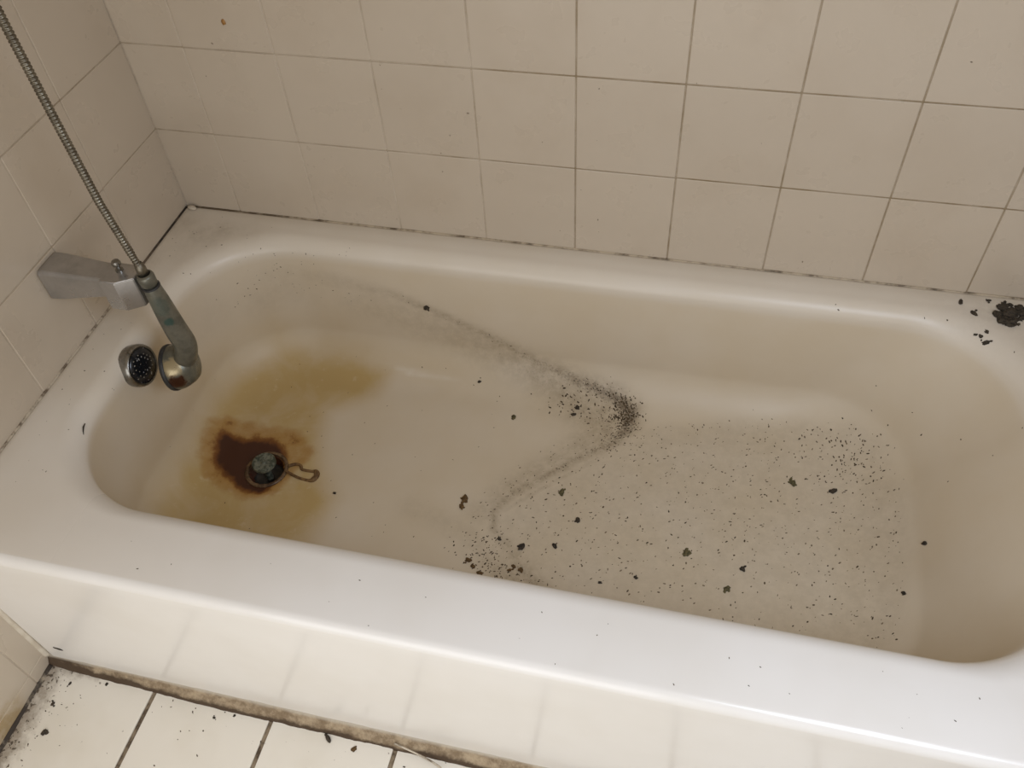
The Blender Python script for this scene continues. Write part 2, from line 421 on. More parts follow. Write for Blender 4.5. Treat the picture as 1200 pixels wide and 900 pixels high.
yel = np.maximum(yel, 0.5 * line_mask(co, [(0.25, -0.09, -0.235, .035, 1), (0.40, -0.085, -0.235, .03, .55), (0.55, -0.085, -0.235, .03, .3)]))
grime = np.maximum.reduce([line_mask(co, snap([(0.34, -0.067, -0.10, .03, .22), (0.47, -0.068, -0.14, .03, .36), (0.56, -0.072, -0.18, .03, .46), (0.65, -0.082, -0.215, .03, .55), (0.74, -0.11, -0.24, .03, .6), (0.79, -0.135, -0.247, .03, .65)])), line_mask(co, TIDE_OUTER), line_mask(co, TIDE_INNER), line_mask(co, TIDE_FRONT), line_mask(co, TIDE_ECHO),
    (0.27 + 0.10 * np.clip(XY[:, 0] - 0.8, 0, 1)) * sstep(poly_sd(XY, FILM), -0.012, 0.02) * deep,
    blob_mask(co, [(0.79, -0.155, -0.249, .045, .55), (0.75, -0.125, -0.245, .04, .42), (0.10, -0.055, 0, .022, .5), (0.06, -0.075, 0, .02, .5), (0.20, -0.10, -0.10, .05, .28), (0.16, -0.10, -0.12, .04, .22), (0.08, -0.07, 0, .035, .36), (0.05, -0.12, 0, .03, .2), (0.14, -0.05, 0, .03, .18), (0.18, -0.085, -0.075, .03, .20), (0.24, -0.09, -0.12, .05, .12),
                   (0.02, -0.05, 0, .03, .35), (0.012, -0.15, 0, .02, .3), (1.36, -0.038, 0, .035, .55), (1.33, -0.03, 0, .06, .22), (1.41, -0.06, 0, .07, .3),
                   (0.09, -0.15, -0.1, .05, .14), (0.035, -0.30, 0, .03, .12)])])
film = 0.90 * sstep(-Z, 0.004, 0.04) * (basin > 0) + 0.05 * deep  # cream tint over the whole basin, slightly stronger deep down
film = np.maximum(film, np.maximum(0.62 * sstep(XY[:, 1], -0.60, -0.40), 0.42 * sstep(-XY[:, 0], -0.60, 0.0)) * (Z > -0.05) * (XY[:, 1] > TUB_Y0 + 0.012))  # same tint on the rim, growing towards its back and left
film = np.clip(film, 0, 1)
pale = line_mask(co, [(0.387, -0.101, -0.243, .003, .2), (0.4175, -0.1056, -0.246, .004, .9), (0.467, -0.106, -0.245, .003, .5), (0.516, -0.108, -0.246, .003, .1)])
for nm, arr in (('rust', rust), ('yellow', yel), ('grime', np.clip(grime, 0, 1.2)), ('film', film), ('pale', pale)):
    at = tub_me.attributes.new(nm, 'FLOAT', 'POINT'); at.data.foreach_set('value', arr.astype(np.float32))

def tub_down(x, y):
    h = tub_bvh.ray_cast(Vector((x, y, 0.2)), Vector((0, 0, -1)))
    return h[0], h[1]
def tub_near(p):
    h = tub_bvh.find_nearest(Vector(p)); return h[0], h[1]

# ------------------------------------------------------------------ metals and plastics
def mat_metal(name, a, b, rough, spots=(), metal=1.0, scale=40):
    n = NT(name)
    f = n.noise(scale, 5, 0.65)
    c = n.mix(n.step(f, 0.35, 0.68), a, b)
    for (p, r, col, st) in spots:
        v = n.t.nodes.new('ShaderNodeVectorMath'); v.operation = 'DISTANCE'
        n._in(v.inputs[0], n.pos); v.inputs[1].default_value = p
        dd = n.math('ADD', v.outputs['Value'], n.math('MULTIPLY', n.math('SUBTRACT', n.noise(120, 4, 0.6), 0.5), r * 1.1))
        c = n.mix(n.step(dd, r * 0.55, r, st, 0), c, col)
    n.bump(f, 0.08, 0.001)
    return n.out(c, n.step(f, 0.3, 0.7, rough * 0.8, rough * 1.3), metal)
M['spout_metal'] = mat_metal('worn_spout_metal', (0.50, 0.49, 0.48), (0.39, 0.38, 0.37), 0.33, scale=18, metal=0.85)
M['chrome'] = mat_metal('tarnished_chrome', (0.36, 0.35, 0.33), (0.22, 0.21, 0.19), 0.28)
M['hose_metal'] = mat_metal('hose_steel', (0.25, 0.23, 0.185), (0.15, 0.13, 0.10), 0.42, scale=90)
M['handset'] = mat_metal('limescaled_handset', (0.19, 0.182, 0.145), (0.115, 0.112, 0.088), 0.36, metal=0.5, scale=45,
    spots=(((0.180, -0.349, 0.078), 0.0085, (0.015, 0.075, 0.065), 0.65), ((0.172, -0.345, 0.105), 0.02, (0.06, 0.10, 0.085), 0.4)))
M['shower_head'] = mat_metal('limescaled_head', (0.20, 0.19, 0.145), (0.12, 0.12, 0.095), 0.3, metal=0.5, scale=60,
    spots=(((0.1558, -0.361, -0.010), 0.019, (0.40, 0.32, 0.18), 0.75), ((0.1615, -0.3705, -0.034), 0.017, (0.055, 0.015, 0.005), 0.95)))  # gold spot: painted reflection of the stained floor; dark spot: rust
M['black_rubber'] = mat_simple('black_rubber', (0.012, 0.012, 0.013), (0.03, 0.03, 0.03), 60, 0.5)
M['drain_dark'] = mat_simple('drain_shade', (0.010, 0.009, 0.008), (0.03, 0.025, 0.018), 60, 0.35)  # near-black colour paints in the shade inside the drain
M['drain_ring'] = mat_simple('rusty_ring', (0.20, 0.13, 0.07), (0.055, 0.03, 0.015), 90, 0.45, 0.3)
M['verdigris'] = mat_simple('verdigris_stopper', (0.05, 0.062, 0.045), (0.20, 0.21, 0.165), 110, 0.45, 0.3, 0.40, 0.62, 0.4)
M['rust_wire'] = mat_simple('rusty_wire', (0.21, 0.12, 0.045), (0.10, 0.052, 0.018), 130, 0.7)
def mat_overflow_face():
    n = NT('overflow_grate')
    v = n.voronoi(150); 
    f = n.math('MULTIPLY', n.step(v, 0.12, 0.26, 1, 0), n.step(n.noise(70, 3), 0.48, 0.58))  # pale glints painted into the dark face
    return n.out(n.mix(f, (0.010, 0.011, 0.014), (0.42, 0.42, 0.42)), 0.25, 0.2)
M['overflow_face'] = mat_overflow_face()
M['crud'] = mat_simple('black_crud', (0.020, 0.015, 0.010), (0.06, 0.045, 0.028), 300, 0.85)
M['brown_crud'] = mat_simple('brown_crud', (0.15, 0.085, 0.028), (0.07, 0.04, 0.014), 300, 0.85)
M['olive_crud'] = mat_simple('olive_crud', (0.14, 0.115, 0.05), (0.05, 0.045, 0.02), 300, 0.85)
M['speck'] = mat_simple('dark_specks', (0.04, 0.027, 0.014), (0.10, 0.068, 0.036), 130, 0.9)
M['pale_specks'] = mat_simple('brown_specks', (0.20, 0.155, 0.10), (0.11, 0.085, 0.055), 130, 0.9)
M['rust_drop'] = mat_simple('rust_drop', (0.38, 0.20, 0.06), (0.28, 0.13, 0.03), 200, 0.5)

# ---- overflow plate and drain: parts of the bathtub
def sub(name, bm, m, parent, smooth=True):
    o = mesh_obj(name, bm, m, None, smooth)
    o.parent = parent
    w = Vector((0, 0, 0)); q = parent
    while q is not None: w += q.location; q = q.parent
    o.location = -w
    return o
def autosmooth(o, ang=35):
    me = o.data
    for p in me.polygons: p.use_smooth = True
    me.set_sharp_from_angle(angle=math.radians(ang))
    return o
ov_c, ov_n = tub_near((0.079, -0.350, -0.032))
ov_n = Vector((0.97, 0.0, 0.22)).normalized()
OV = ov_c + ov_n * 0.002
bm = bmesh.new()
lathe(bm, [(0.0325, -0.008), (0.0335, 0.002), (0.0335, 0.006), (0.0325, 0.0095), (0.0305, 0.0112), (0.0280, 0.0110), (0.0276, 0.0095), (0, 0.0095)], OV, ov_n)
overflow = autosmooth(sub('overflow_plate', bm, M['chrome'], tub_root)); overflow['label'] = 'round chrome overflow plate'
bm = bmesh.new()
lathe(bm, [(0.0275, 0.0096), (0.0270, 0.0110), (0.016, 0.0122), (0, 0.0126)], OV, ov_n)
g = sub('overflow_grate', bm, M['overflow_face'], overflow); g['label'] = 'black perforated overflow grate'
bm = bmesh.new()
oa, ob = frame_for(ov_n)
rng = random.Random(11)
for i in range(-3, 4):
    for j in range(-3, 4):
        if math.hypot(i, j) > 3.3 or rng.random() < 0.45: continue
        c = OV + ov_n * 0.0119 + oa * (i + 0.5 * (j % 2)) * 0.0065 + ob * j * 0.0062
        lathe(bm, [(0.0013, -0.0006), (0.0011, 0.0005), (0, 0.0008)], c, ov_n, 8)
sub('grate_beads', bm, M['chrome'], overflow)

dz = tub_down(DRAIN[0] + 0.045, DRAIN[1])[0].z
DC = Vector((DRAIN[0], DRAIN[1], dz))
bm = bmesh.new()
lathe(bm, [(0.0375, -0.0015), (0.0370, 0.0012), (0.0345, 0.0024), (0.0315, 0.0016), (0.0300, -0.004)], DC, (0, 0, 1))
drain = autosmooth(sub('drain_ring', bm, M['drain_ring'], tub_root), 60); drain['label'] = 'rusty drain ring'
bm = bmesh.new(); lathe(bm, [(0.0302, -0.003), (0.0290, -0.022), (0.020, -0.027), (0, -0.027)], DC, (0, 0, 1))
sub('drain_cup', bm, M['drain_dark'], drain)
bm = bmesh.new()
lathe(bm, [(0.0, -0.025), (0.006, -0.025), (0.006, 0.013), (0.0185, 0.014), (0.0205, 0.0165), (0.0205, 0.0195), (0.0190, 0.0220), (0.012, 0.0230), (0.0085, 0.0220), (0.005, 0.0220), (0.0035, 0.0245), (0, 0.0248)], DC, (0, 0, 1))
st = autosmooth(sub('stopper', bm, M['verdigris'], drain), 50); st['label'] = 'raised stopper covered in grey-green verdigris'
bm = bmesh.new()
zl = DC.z + 0.0022
lp = [(0.036, 0.012, 0.0008), (0.046, 0.0185, 0.0), (0.056, 0.0175, 0.0), (0.0605, 0.011, 0.0), (0.068, 0.0095, 0.0), (0.080, 0.0095, 0.0), (0.087, 0.0100, 0.0), (0.0915, 0.004, 0.0), (0.0905, -0.004, 0.0), (0.085, -0.009, 0.0),
      (0.072, -0.0085, 0.0), (0.058, -0.006, 0.0), (0.046, -0.002, 0.0), (0.036, 0.001, 0.0008)]
lp = [Vector((DC.x + a, DC.y + b, zl + c)) for a, b, c in lp]
dense = []
for i in range(len(lp) - 1):
    p0, p1, p2, p3 = lp[max(i - 1, 0)], lp[i], lp[i + 1], lp[min(i + 2, len(lp) - 1)]
    for k in range(6):
        t = k / 6
        dense.append(0.5 * ((2 * p1) + (p2 - p0) * t + (2 * p0 - 5 * p1 + 4 * p2 - p3) * t * t + (3 * p1 - p0 - 3 * p2 + p3) * t ** 3))
dense.append(lp[-1])
rr = [0.0026 + 0.0028 * math.exp(-((p.x - (DC.x + 0.0905)) / 0.006) ** 2) for p in dense]
tube(bm, dense, rr, 8)
lo = sub('pull_loop', bm, M['rust_wire'], drain); lo['label'] = 'rusty wire loop lying beside the drain'

# ------------------------------------------------------------------ tub spout on the left wall
SY = -0.33
sp_root = tag(empty('tub_spout', (0.0, SY, 0.12)), 'worn grey angular tub spout sticking out of the tiled wall', 'spout')
def loft(bm, secs):
    rings = [[bm.verts.new(p) for p in s] for s in secs]
    n = len(rings[0])
    for a, b in zip(rings, rings[1:]):
        for k in range(n): bm.faces.new((a[k], a[(k + 1) % n], b[(k + 1) % n], b[k]))
    bm.faces.new(rings[0][::-1]); bm.faces.new(rings[-1])
    bmesh.ops.recalc_face_normals(bm, faces=bm.faces[:])
def sec(x, y0, y1, z0, z1, c):
    return [(x, y0 + c, z0), (x, y1 - c, z0), (x, y1, z0 + c), (x, y1, z1 - c), (x, y1 - c, z1), (x, y0 + c * .5, z1), (x, y0, z1 - c * .5), (x, y0, z0 + c)]
bm = bmesh.new()
loft(bm, [sec(0.0, -0.350, -0.305, 0.098, 0.146, 0.008), sec(0.004, -0.355, -0.300, 0.092, 0.151, 0.010), sec(0.016, -0.355, -0.301, 0.094, 0.1515, 0.009), sec(0.116, -0.352, -0.315, 0.119, 0.1505, 0.004)])
bmesh.ops.bevel(bm, geom=bm.edges[:], offset=0.0009, segments=2, affect='EDGES')
spb = autosmooth(sub('spout_body', bm, M['spout_metal'], sp_root), 25)
bm = bmesh.new()
plan = [(0.103, -0.3575), (0.128, -0.3575), (0.150, -0.343), (0.152, -0.324), (0.140, -0.314), (0.104, -0.314)]
loft(bm, [[(x * 0.97 + 0.004, y * 0.98 + SY * 0.02, 0.100) for x, y in plan], [(x, y, 0.104) for x, y in plan], [(x, y, 0.1475) for x, y in plan], [(x * 0.985 + 0.002, y * 0.96 + SY * 0.04, 0.1515) for x, y in plan]])
bmesh.ops.bevel(bm, geom=bm.edges[:], offset=0.0009, segments=2, affect='EDGES')
sn = autosmooth(sub('spout_nozzle', bm, M['spout_metal'], sp_root), 25)
bm = bmesh.new()
lathe(bm, [(0.0055, -0.002), (0.0055, 0.003), (0.0030, 0.004), (0.0030, 0.009), (0.0058, 0.011), (0.0066, 0.014), (0.0052, 0.0175), (0, 0.0185)], (0.122, -0.330, 0.151), (0, 0, 1), 20)
kn = autosmooth(sub('diverter_knob', bm, M['chrome'], sp_root), 40); kn['label'] = 'small chrome diverter knob'

# ------------------------------------------------------------------ hand shower hanging from its hose
hs = tag(empty('hand_shower', (0.16, -0.335, 0.0)), 'tarnished grey-green hand shower hanging beside the tub spout', 'shower head')
def spline(cp, per=8):
    cp = [Vector(c) for c in cp]; out = []
    for i in range(len(cp) - 1):
        p0, p1, p2, p3 = cp[max(i - 1, 0)], cp[i], cp[i + 1], cp[min(i + 2, len(cp) - 1)]
        for k in range(per):
            t = k / per
            out.append(0.5 * ((2 * p1) + (p2 - p0) * t + (2 * p0 - 5 * p1 + 4 * p2 - p3) * t * t + (3 * p1 - p0 - 3 * p2 + p3) * t ** 3))
    return out + [cp[-1]]
bm = bmesh.new()
hp = spline([(0.1675, -0.336, 0.134), (0.1695, -0.336, 0.110), (0.1715, -0.336, 0.078), (0.1745, -0.336, 0.047), (0.1775, -0.336, 0.022), (0.172, -0.337, 0.0), (0.160, -0.338, -0.018)])
hr = [0.0118 + 0.0050 * math.sin(min(1, i / (len(hp) * 0.6)) * math.pi * 0.5) for i in range(len(hp))]
tube(bm, hp, hr, 20)
hnd = sub('handle', bm, M['handset'], hs)
hd = Vector((-0.94, -0.27, -0.16)).normalized(); HC = Vector((0.1420, -0.340, -0.034))
bm = bmesh.new()
lathe(bm, [(0.0, -0.036), (0.014, -0.0355), (0.023, -0.032), (0.0285, -0.025), (0.0325, -0.016), (0.0350, -0.008), (0.0355, -0.003), (0.0345, 0.001)], HC, hd)
hh = sub('head_shell', bm, M['shower_head'], hs); hh['label'] = 'scaled shower head shell with a rust patch'
bm = bmesh.new()
lathe(bm, [(0.0338, 0.0), (0.0362, 0.0005), (0.0368, 0.003), (0.0362, 0.0065), (0.033, 0.0075), (0.0, 0.0065)], HC, hd)
sub('spray_face', bm, M['black_rubber'], hs)
bm = bmesh.new()
lathe(bm, [(0.0095, 0.0), (0.0118, 0.002), (0.0122, 0.016), (0.0108, 0.019), (0.0085, 0.020)], (0.1665, -0.336, 0.137), (-0.06, 0, 1), 24)
sub('collar', bm, M['handset'], hs)
bm = bmesh.new()
lathe(bm, [(0.0100, 0.0), (0.0131, 0.0003), (0.0131, 0.0022), (0.0100, 0.0027)], (0.1670, -0.336, 0.1335), (-0.06, 0, 1), 24)
sub('collar_gasket', bm, M['black_rubber'], hs)

hose = tag(empty('shower_hose', (0.156, -0.336, 0.157)), 'ribbed metal shower hose running straight up from the hand shower', 'hose')
hpts = []; hrad = []
nrib = 200; z0, z1 = 0.158, 1.05
for i in range(nrib * 6 + 1):
    t = i / (nrib * 6); z = z0 + (z1 - z0) * t
    hpts.append((0.1645 - 0.0095 * min(1, (z - z0) / 0.12), -0.336 - 0.012 * math.sin(min(1, (z - z0) / 0.5) * math.pi / 2) + 0.006 * max(0, z - .5), z))
    hrad.append((0.0049 if z > 0.19 else 0.0049 - 0.0004) + 0.00065 * math.cos(i * math.pi / 3))
bm = bmesh.new(); tube(bm, hpts, hrad, 12)
sub('hose_sleeve', bm, M['hose_metal'], hose)
bm = bmesh.new(); lathe(bm, [(0.0048, 0.0), (0.0074, 0.001), (0.0072, 0.012), (0.0058, 0.020), (0.0045, 0.021)], (0.1650, -0.336, 0.1555), (-0.05, 0, 1), 20)
sub('hose_ferrule', bm, M['hose_metal'], hose)

# ------------------------------------------------------------------ caulk along walls and floor
def bead(name, path, prof, m, jitter, seed, n=160):
    # path: a, b ; prof: function(t) -> list of offset vectors (closed section)
    a, b = Vector(path[0]), Vector(path[1]); bm = bmesh.new(); rings = []
    for i in range(n + 1):
        t = i / n; p = a.lerp(b, t); s = prof(t); ring = []
        for k, o in enumerate(s):
            q = p + Vector(o)
            j = mnoise.noise_vector(Vector((q.x * 28 + seed, q.y * 28, q.z * 28 + k))) + 0.5 * mnoise.noise_vector(Vector((q.x * 90 + seed, q.y * 90, q.z * 90 + k)))
            ring.append(bm.verts.new(q + j * jitter))
        rings.append(ring)
    m_ = len(rings[0])
    for r0, r1 in zip(rings, rings[1:]):
        for k in range(m_): bm.faces.new((r0[k], r0[(k + 1) % m_], r1[(k + 1) % m_], r1[k]))
    bm.faces.new(rings[0][::-1]); bm.faces.new(rings[-1])
    bmesh.ops.recalc_face_normals(bm, faces=bm.faces[:])
    return tag(mesh_obj(name, bm, m, None, True), kind='structure')
def mat_caulk_back():
    n = NT('back_caulk'); P = n.sep()
    f = n.math('ADD', n.noise(22, 5, 0.7), n.step(P[0], 0.03, 0.35, 0.10, -0.05))
    c = n.mix(n.step(f, 0.38, 0.60), (0.46, 0.38, 0.27), (0.10, 0.07, 0.04))
    return n.out(c, 0.6)
M['caulk_back'] = mat_caulk_back()
def mat_caulk_left():
    n = NT('left_caulk'); P = n.sep()
    f = n.math('ADD', n.noise(34, 5, 0.7), n.step(P[1], -0.24, -0.08, 0.0, 0.34))
    c = n.mix(n.step(f, 0.45, 0.62), (0.50, 0.43, 0.33), (0.14, 0.10, 0.065))
    c = n.mix(n.step(f, 0.68, 0.85), c, (0.025, 0.018, 0.012))
    return n.out(c, 0.6)
M['caulk_left'] = mat_caulk_left()
bead('trim_1', ((0.004, -0.001, 0.0), (RIM_X1 - 0.004, -0.001, 0.0)),
     lambda t: [(0, 0.004, 0.0014), (0, 0.0008, 0.0013), (0, -0.0004, 0.0004), (0, -0.0014, -0.0010), (0, -0.002, -0.006), (0, 0.004, -0.004)], M['caulk_back'], 0.0006, 1.0, 260)
bead('trim_2', ((0.001, -0.700, 0.0), (0.001, -0.004, 0.0)),
     lambda t: [(-0.004, 0, 0.0016), (-0.0008, 0, 0.0014), (0.0004 + 0.0008 * max(0, t * 4 - 3), 0, 0.0006), (0.0013 + 0.0012 * max(0, t * 4 - 3), 0, -0.0009), (0.002, 0, -0.006), (-0.004, 0, -0.004)], M['caulk_left'], 0.0007, 5.0, 160)
def mat_foot_bead():
    n = NT('foot_mortar'); P = n.sep()
    f = n.noise(48, 6, 0.7)
    tan = n.mix(n.step(f, 0.35, 0.65), (0.42, 0.33, 0.22), (0.21, 0.15, 0.09))
    low = n.math('ADD', n.step(P[2], FLOOR_Z - 0.002, FLOOR_Z + 0.013, 0.85, 0), n.math('MULTIPLY', n.math('SUBTRACT', n.noise(22, 5, 0.7), 0.5), 1.3))
    left = n.step(P[0], 0.04, 0.26, 0.55, 0)
    c = n.mix(n.step(n.math('ADD', low, left), 0.22, 0.62, 0, 0.95), tan, (0.06, 0.035, 0.018))
    c = n.mix(n.step(P[2], FLOOR_Z + 0.015, FLOOR_Z + 0.021, 0, 0.8), c, (0.50, 0.45, 0.37))
    n.bump(n.noise(200, 4), 0.6, 0.002)
    return n.out(c, 0.85)
M['foot_bead'] = mat_foot_bead()
def foot_prof(t):
    k = 0.55 + 0.45 * min(1, t * 5)
    return [(0, 0.010, 0.022), (0, 0.0015, 0.0225), (0, -0.0020 * k, 0.018), (0, -0.006 * k, 0.012), (0, -0.0125 * k, 0.006), (0, -0.0165 * k, 0.0005), (0, -0.016 * k, -0.006), (0, 0.010, -0.006)]
trim3 = bead('trim_3', ((0.0005, -0.7085, FLOOR_Z), (RIM_X1, -0.7085, FLOOR_Z)), foot_prof, M['foot_bead'], 0.0016, 9.0, 420)
bm = bmesh.new()
tube(bm, spline([(0.575, -0.7195, FLOOR_Z + 0.011), (0.60, -0.7235, FLOOR_Z + 0.0085), (0.625, -0.728, FLOOR_Z + 0.006), (0.645, -0.7335, FLOOR_Z + 0.004), (0.652, -0.738, FLOOR_Z + 0.006)]), 0.0013, 6)
mesh_obj('peeling_strip', bm, M['caulk'], trim3, True)['label'] = 'thin strip of peeling caulk'
bead('trim_4', ((0.001, -2.0, FLOOR_Z), (0.001, -0.715, FLOOR_Z)),
     lambda t: [(-0.004, 0, 0.004), (0.0002, 0, 0.0038), (0.0022, 0, 0.0016), (0.0038, 0, 0.0004), (0.0055, 0, -0.005), (-0.004, 0, -0.005)], M['black_caulk'], 0.0011, 3.0, 260)
bead('trim_5', ((0.001, -0.7105, FLOOR_Z + 0.02), (0.001, -0.7105, -0.012)),
     lambda t: [(-0.004, 0.006, 0), (0.004, 0.006, 0), (0.003, -0.0002, 0), (0.0008, -0.0016, 0), (-0.0004, -0.0026, 0), (-0.004, -0.0026, 0)], M['white_caulk'], 0.0004, 7.0, 80)
# blob of sealant in the corner
def lump(bm, c, r, squash=(1, 1, .6), seed=0, rot=0.0, sub_=2, rough=0.35, nrm=None):
    ret = bmesh.ops.create_icosphere(bm, subdivisions=sub_, radius=1.0)
    R_ = Matrix.Rotation(rot, 3, 'Z')
    Q = Vector(nrm).to_track_quat('Z', 'Y').to_matrix() if nrm is not None else Matrix.Identity(3)
    for v in ret['verts']:
        d = v.co.normalized()
        k = 1 + rough * (mnoise.noise(d * 1.7 + Vector((seed * 3.1, seed, 0))) + 0.6 * mnoise.noise(d * 4 + Vector((seed, 0, seed * 2.3))))
        p = Vector((d.x * squash[0], d.y * squash[1], d.z * squash[2])) * k * r
        v.co = Q @ (R_ @ p) + Vector(c)
bm = bmesh.new(); lump(bm, (0.0, 0.0, 0.0), 0.0065, (1.5, 0.75, 0.6), 2.0, -0.2, 2, 0.15)
o = mesh_obj('sealant_blob', bm, M['white_caulk'], None, True); o.location = (0.0155, -0.0085, 0.0035)
tag(o, 'small white blob of sealant in the corner of the tub rim', 'sealant')

# ------------------------------------------------------------------ debris
rng = random.Random(77)
PX = 0.00125     # size of one photographed pixel on the tub floor, in metres
def clump(name, p, n, size, m, label, cat, group=None, n_l=3, seed=0, flat=0.5):
    p = Vector(p); nn = Vector(n); rg = random.Random(seed)
    bm = bmesh.new(); q = nn.to_track_quat('Z', 'Y').to_matrix()
    for k in range(n_l):
        off = Vector((rg.gauss(0, .3), rg.gauss(0, .3), 0)) * size if k else Vector((0, 0, 0))
        r = size * (0.45 if k == 0 else rg.uniform(.15, .3))
        lump(bm, q @ (off + Vector((0, 0, r * flat * 0.55))), r, (1.25, .85, flat), seed + k * 7.7, rg.uniform(0, 3), 2 if k == 0 else 1, 0.55, nn)
    o = mesh_obj(name, bm, m, None, False); o.location = p
    return tag(o, label, cat, group)
CL = [(0.7765, -0.3561, 8, 'black pellet lying alone on the grey film past the bend of the tide line'),
      (0.6993, -0.4195, 10, 'largest round black pellet, at the end of the thin tide line loop'),
      (0.7498, -0.4083, 8, 'ragged black crumb just beside the largest round black pellet'),
      (1.0329, -0.3945, 8, 'black pellet in the middle of the grey film on the tub floor'),
      (1.1646, -0.2286, 10, 'ragged black clump beside the dense grit at the sloping end of the tub'),
      (0.7353, -0.1291, 8, 'black crumb among the grit inside the tip of the tide line'), (0.7305, -0.1446, 8, 'black crumb among the grit inside the tip of the tide line'),
      (0.5512, -0.106, 6, 'tiny black crumb on clean enamel between the yellow stain and the tide line'),
      (0.8796, -0.4386, 6, 'small black crumb on the grey film close to the front rim'), (0.8285, -0.4572, 5, 'small black crumb on the grey film close to the front rim'),
      (0.662, -0.4126, 6, 'small dark crumb sitting on the thin tide line loop'),
      (0.371, -0.378, 5, 'tiny dark crumb on the enamel beside the rusty wire loop'),
      (1.249, -0.4124, 6, 'dark crumb at the edge of the grey film near the sloping end')]
for i, (x, y, s, lb) in enumerate(CL):
    p, n = tub_down(x, y)
    clump('debris_clump', p, n, s * PX * .85, M['crud'], lb, 'debris', 'black crumbs on the tub floor', 3, i + 1)
CB = [(0.5892, -0.3498, 13), (0.5876, -0.3652, 10), (0.6242, -0.4583, 9), (0.634, -0.467, 7), (0.648, -0.476, 9), (0.6953, -0.4551, 7), (0.7069, -0.4588, 8), (0.69, -0.463, 6)]
CB_L = ['large rusty brown dirt clump on bare enamel outside the bend of the tide line'] * 2 + ['rusty brown crumb by the front rim, outside the tide line'] * 3 + ['brown clump in the caked grit at the foot of the tide line'] * 3
for i, (x, y, s) in enumerate(CB):
    p, n = tub_down(x, y)
    clump('dirt_clump', p, n, s * PX * .8, M['brown_crud'], CB_L[i], 'debris', 'brown clumps near the front of the tide line', 4, i + 31)
CO = [(1.1019, -0.2234, 10, 'olive smear beside the ragged black clump on the tub floor'), (0.7411, -0.3082, 9, 'olive-brown smear close to the lower arm of the tide line'),
      (0.9498, -0.3823, 10, 'flat olive smear near the black pellet in mid floor'), (1.013, -0.4313, 8, 'flat olive smear near the black pellet in mid floor'),
      (0.6286, -0.1682, 8, 'olive smear on the clean enamel inside the curve of the tide line')]
for i, (x, y, s, lb) in enumerate(CO):
    p, n = tub_down(x, y)
    clump('dirt_smear', p, n, s * PX, M['olive_crud'], lb, 'debris', 'olive smears on the tub floor', 4, i + 51, 0.25)
p, n = tub_near((0.456, -0.0721, -0.1126)); clump('dirt_crumb', p, n, 8 * PX, M['crud'], 'dark crumb stuck on the tide line along the back wall of the tub', 'debris', None, 4, 91)
p, n = tub_near((1.3208, -0.3429, -0.2068)); clump('dirt_crumb', p, n, 6 * PX, M['crud'], 'lone dark crumb on the sloping end of the tub', 'debris', None, 2, 92)
p, n = tub_near((0.0885, -0.487, -0.008))
bm = bmesh.new(); tube(bm, [p + Vector((0.0, 0.004, 0.0022)), p + Vector((0.001, -0.002, 0.0018)), p + Vector((0.0035, -0.0075, 0.0005)), p + Vector((0.0055, -0.012, -0.002))], [.0007, .0013, .0009, .0005], 6)
tag(mesh_obj('hair_fleck', bm, M['crud'], None, True), 'thin black fleck stuck to the rim below the overflow', 'debris')

# big mould patch in the far rim corner
md = empty('mould_patch', (1.362, -0.036, 0.0015)); tag(md, 'large clump of black mould on the tub rim in the far corner', 'mould')
mr = random.Random(5)
for (x, y, s, k) in [(1.3595, -0.0382, 22, 16), (1.3765, -0.0245, 13, 9), (1.3508, -0.0527, 12, 8), (1.3644, -0.050, 12, 8), (1.357, -0.0205, 9, 6), (1.3925, -0.030, 15, 9)]:
    bm = bmesh.new()
    for j in range(k):
        rr_ = s * 0.00125 * (0.42 if j == 0 else mr.uniform(.10, .28)); a = mr.uniform(0, 6.28); d = 0 if j == 0 else s * 0.00125 * mr.uniform(.2, .75)
        lump(bm, (x + d * math.cos(a), y + d * math.sin(a), 0.0015), rr_, (1, 1, .6), mr.uniform(0, 99), mr.uniform(0, 3), 2, .7)
    sub('mould_lump', bm, M['crud'], md, False)
for i, (x, y, s) in enumerate([(1.3111, -0.0442, 8), (1.295, -0.0241, 7), (1.3346, -0.0138, 6), (1.3255, -0.0936, 7), (1.3191, -0.0841, 5), (1.3269, -0.077, 5), (1.3127, -0.0811, 4)]):
    p, n = tub_down(x, y); clump('mould_spot', p, n, s * PX, M['crud'], 'small mould spot on the rim near the black mould clump', 'mould', 'mould spots in the far rim corner', 3, i + 111, .3)

# bits on the floor tiles and the apron
insect = empty('dead_insect', (0.476, -0.7308, FLOOR_Z)); tag(insect, 'small black dead beetle on the white floor tile', 'insect')
bm = bmesh.new(); lump(bm, (0.476, -0.731, FLOOR_Z + 0.0022), 0.0052, (1.35, .62, .45), 3, -0.75, 2, .1); sub('abdomen', bm, M['crud'], insect)
bm = bmesh.new(); lump(bm, (0.4705, -0.7262, FLOOR_Z + 0.0020), 0.0024, (1, .9, .6), 4, -0.75, 2, .1); sub('head', bm, M['crud'], insect)
bm = bmesh.new(); tube(bm, [(0.469, -0.725, FLOOR_Z + 0.002), (0.466, -0.7235, FLOOR_Z + 0.0025), (0.463, -0.7238, FLOOR_Z + 0.001)], 0.0004, 5); sub('antenna', bm, M['crud'], insect)
FC_L = ['brown crumb beside the dead beetle on the floor tile', 'small black crumb on the mouldy edge of the corner floor tile', 'largest black crumb on the mouldy corner floor tile', 'small black crumb in the corner between tub front and tiled wall', 'small black crumb on the corner floor tile close to the tub front'] + ['tiny black crumb on the floor tile next to the corner tile'] * 2
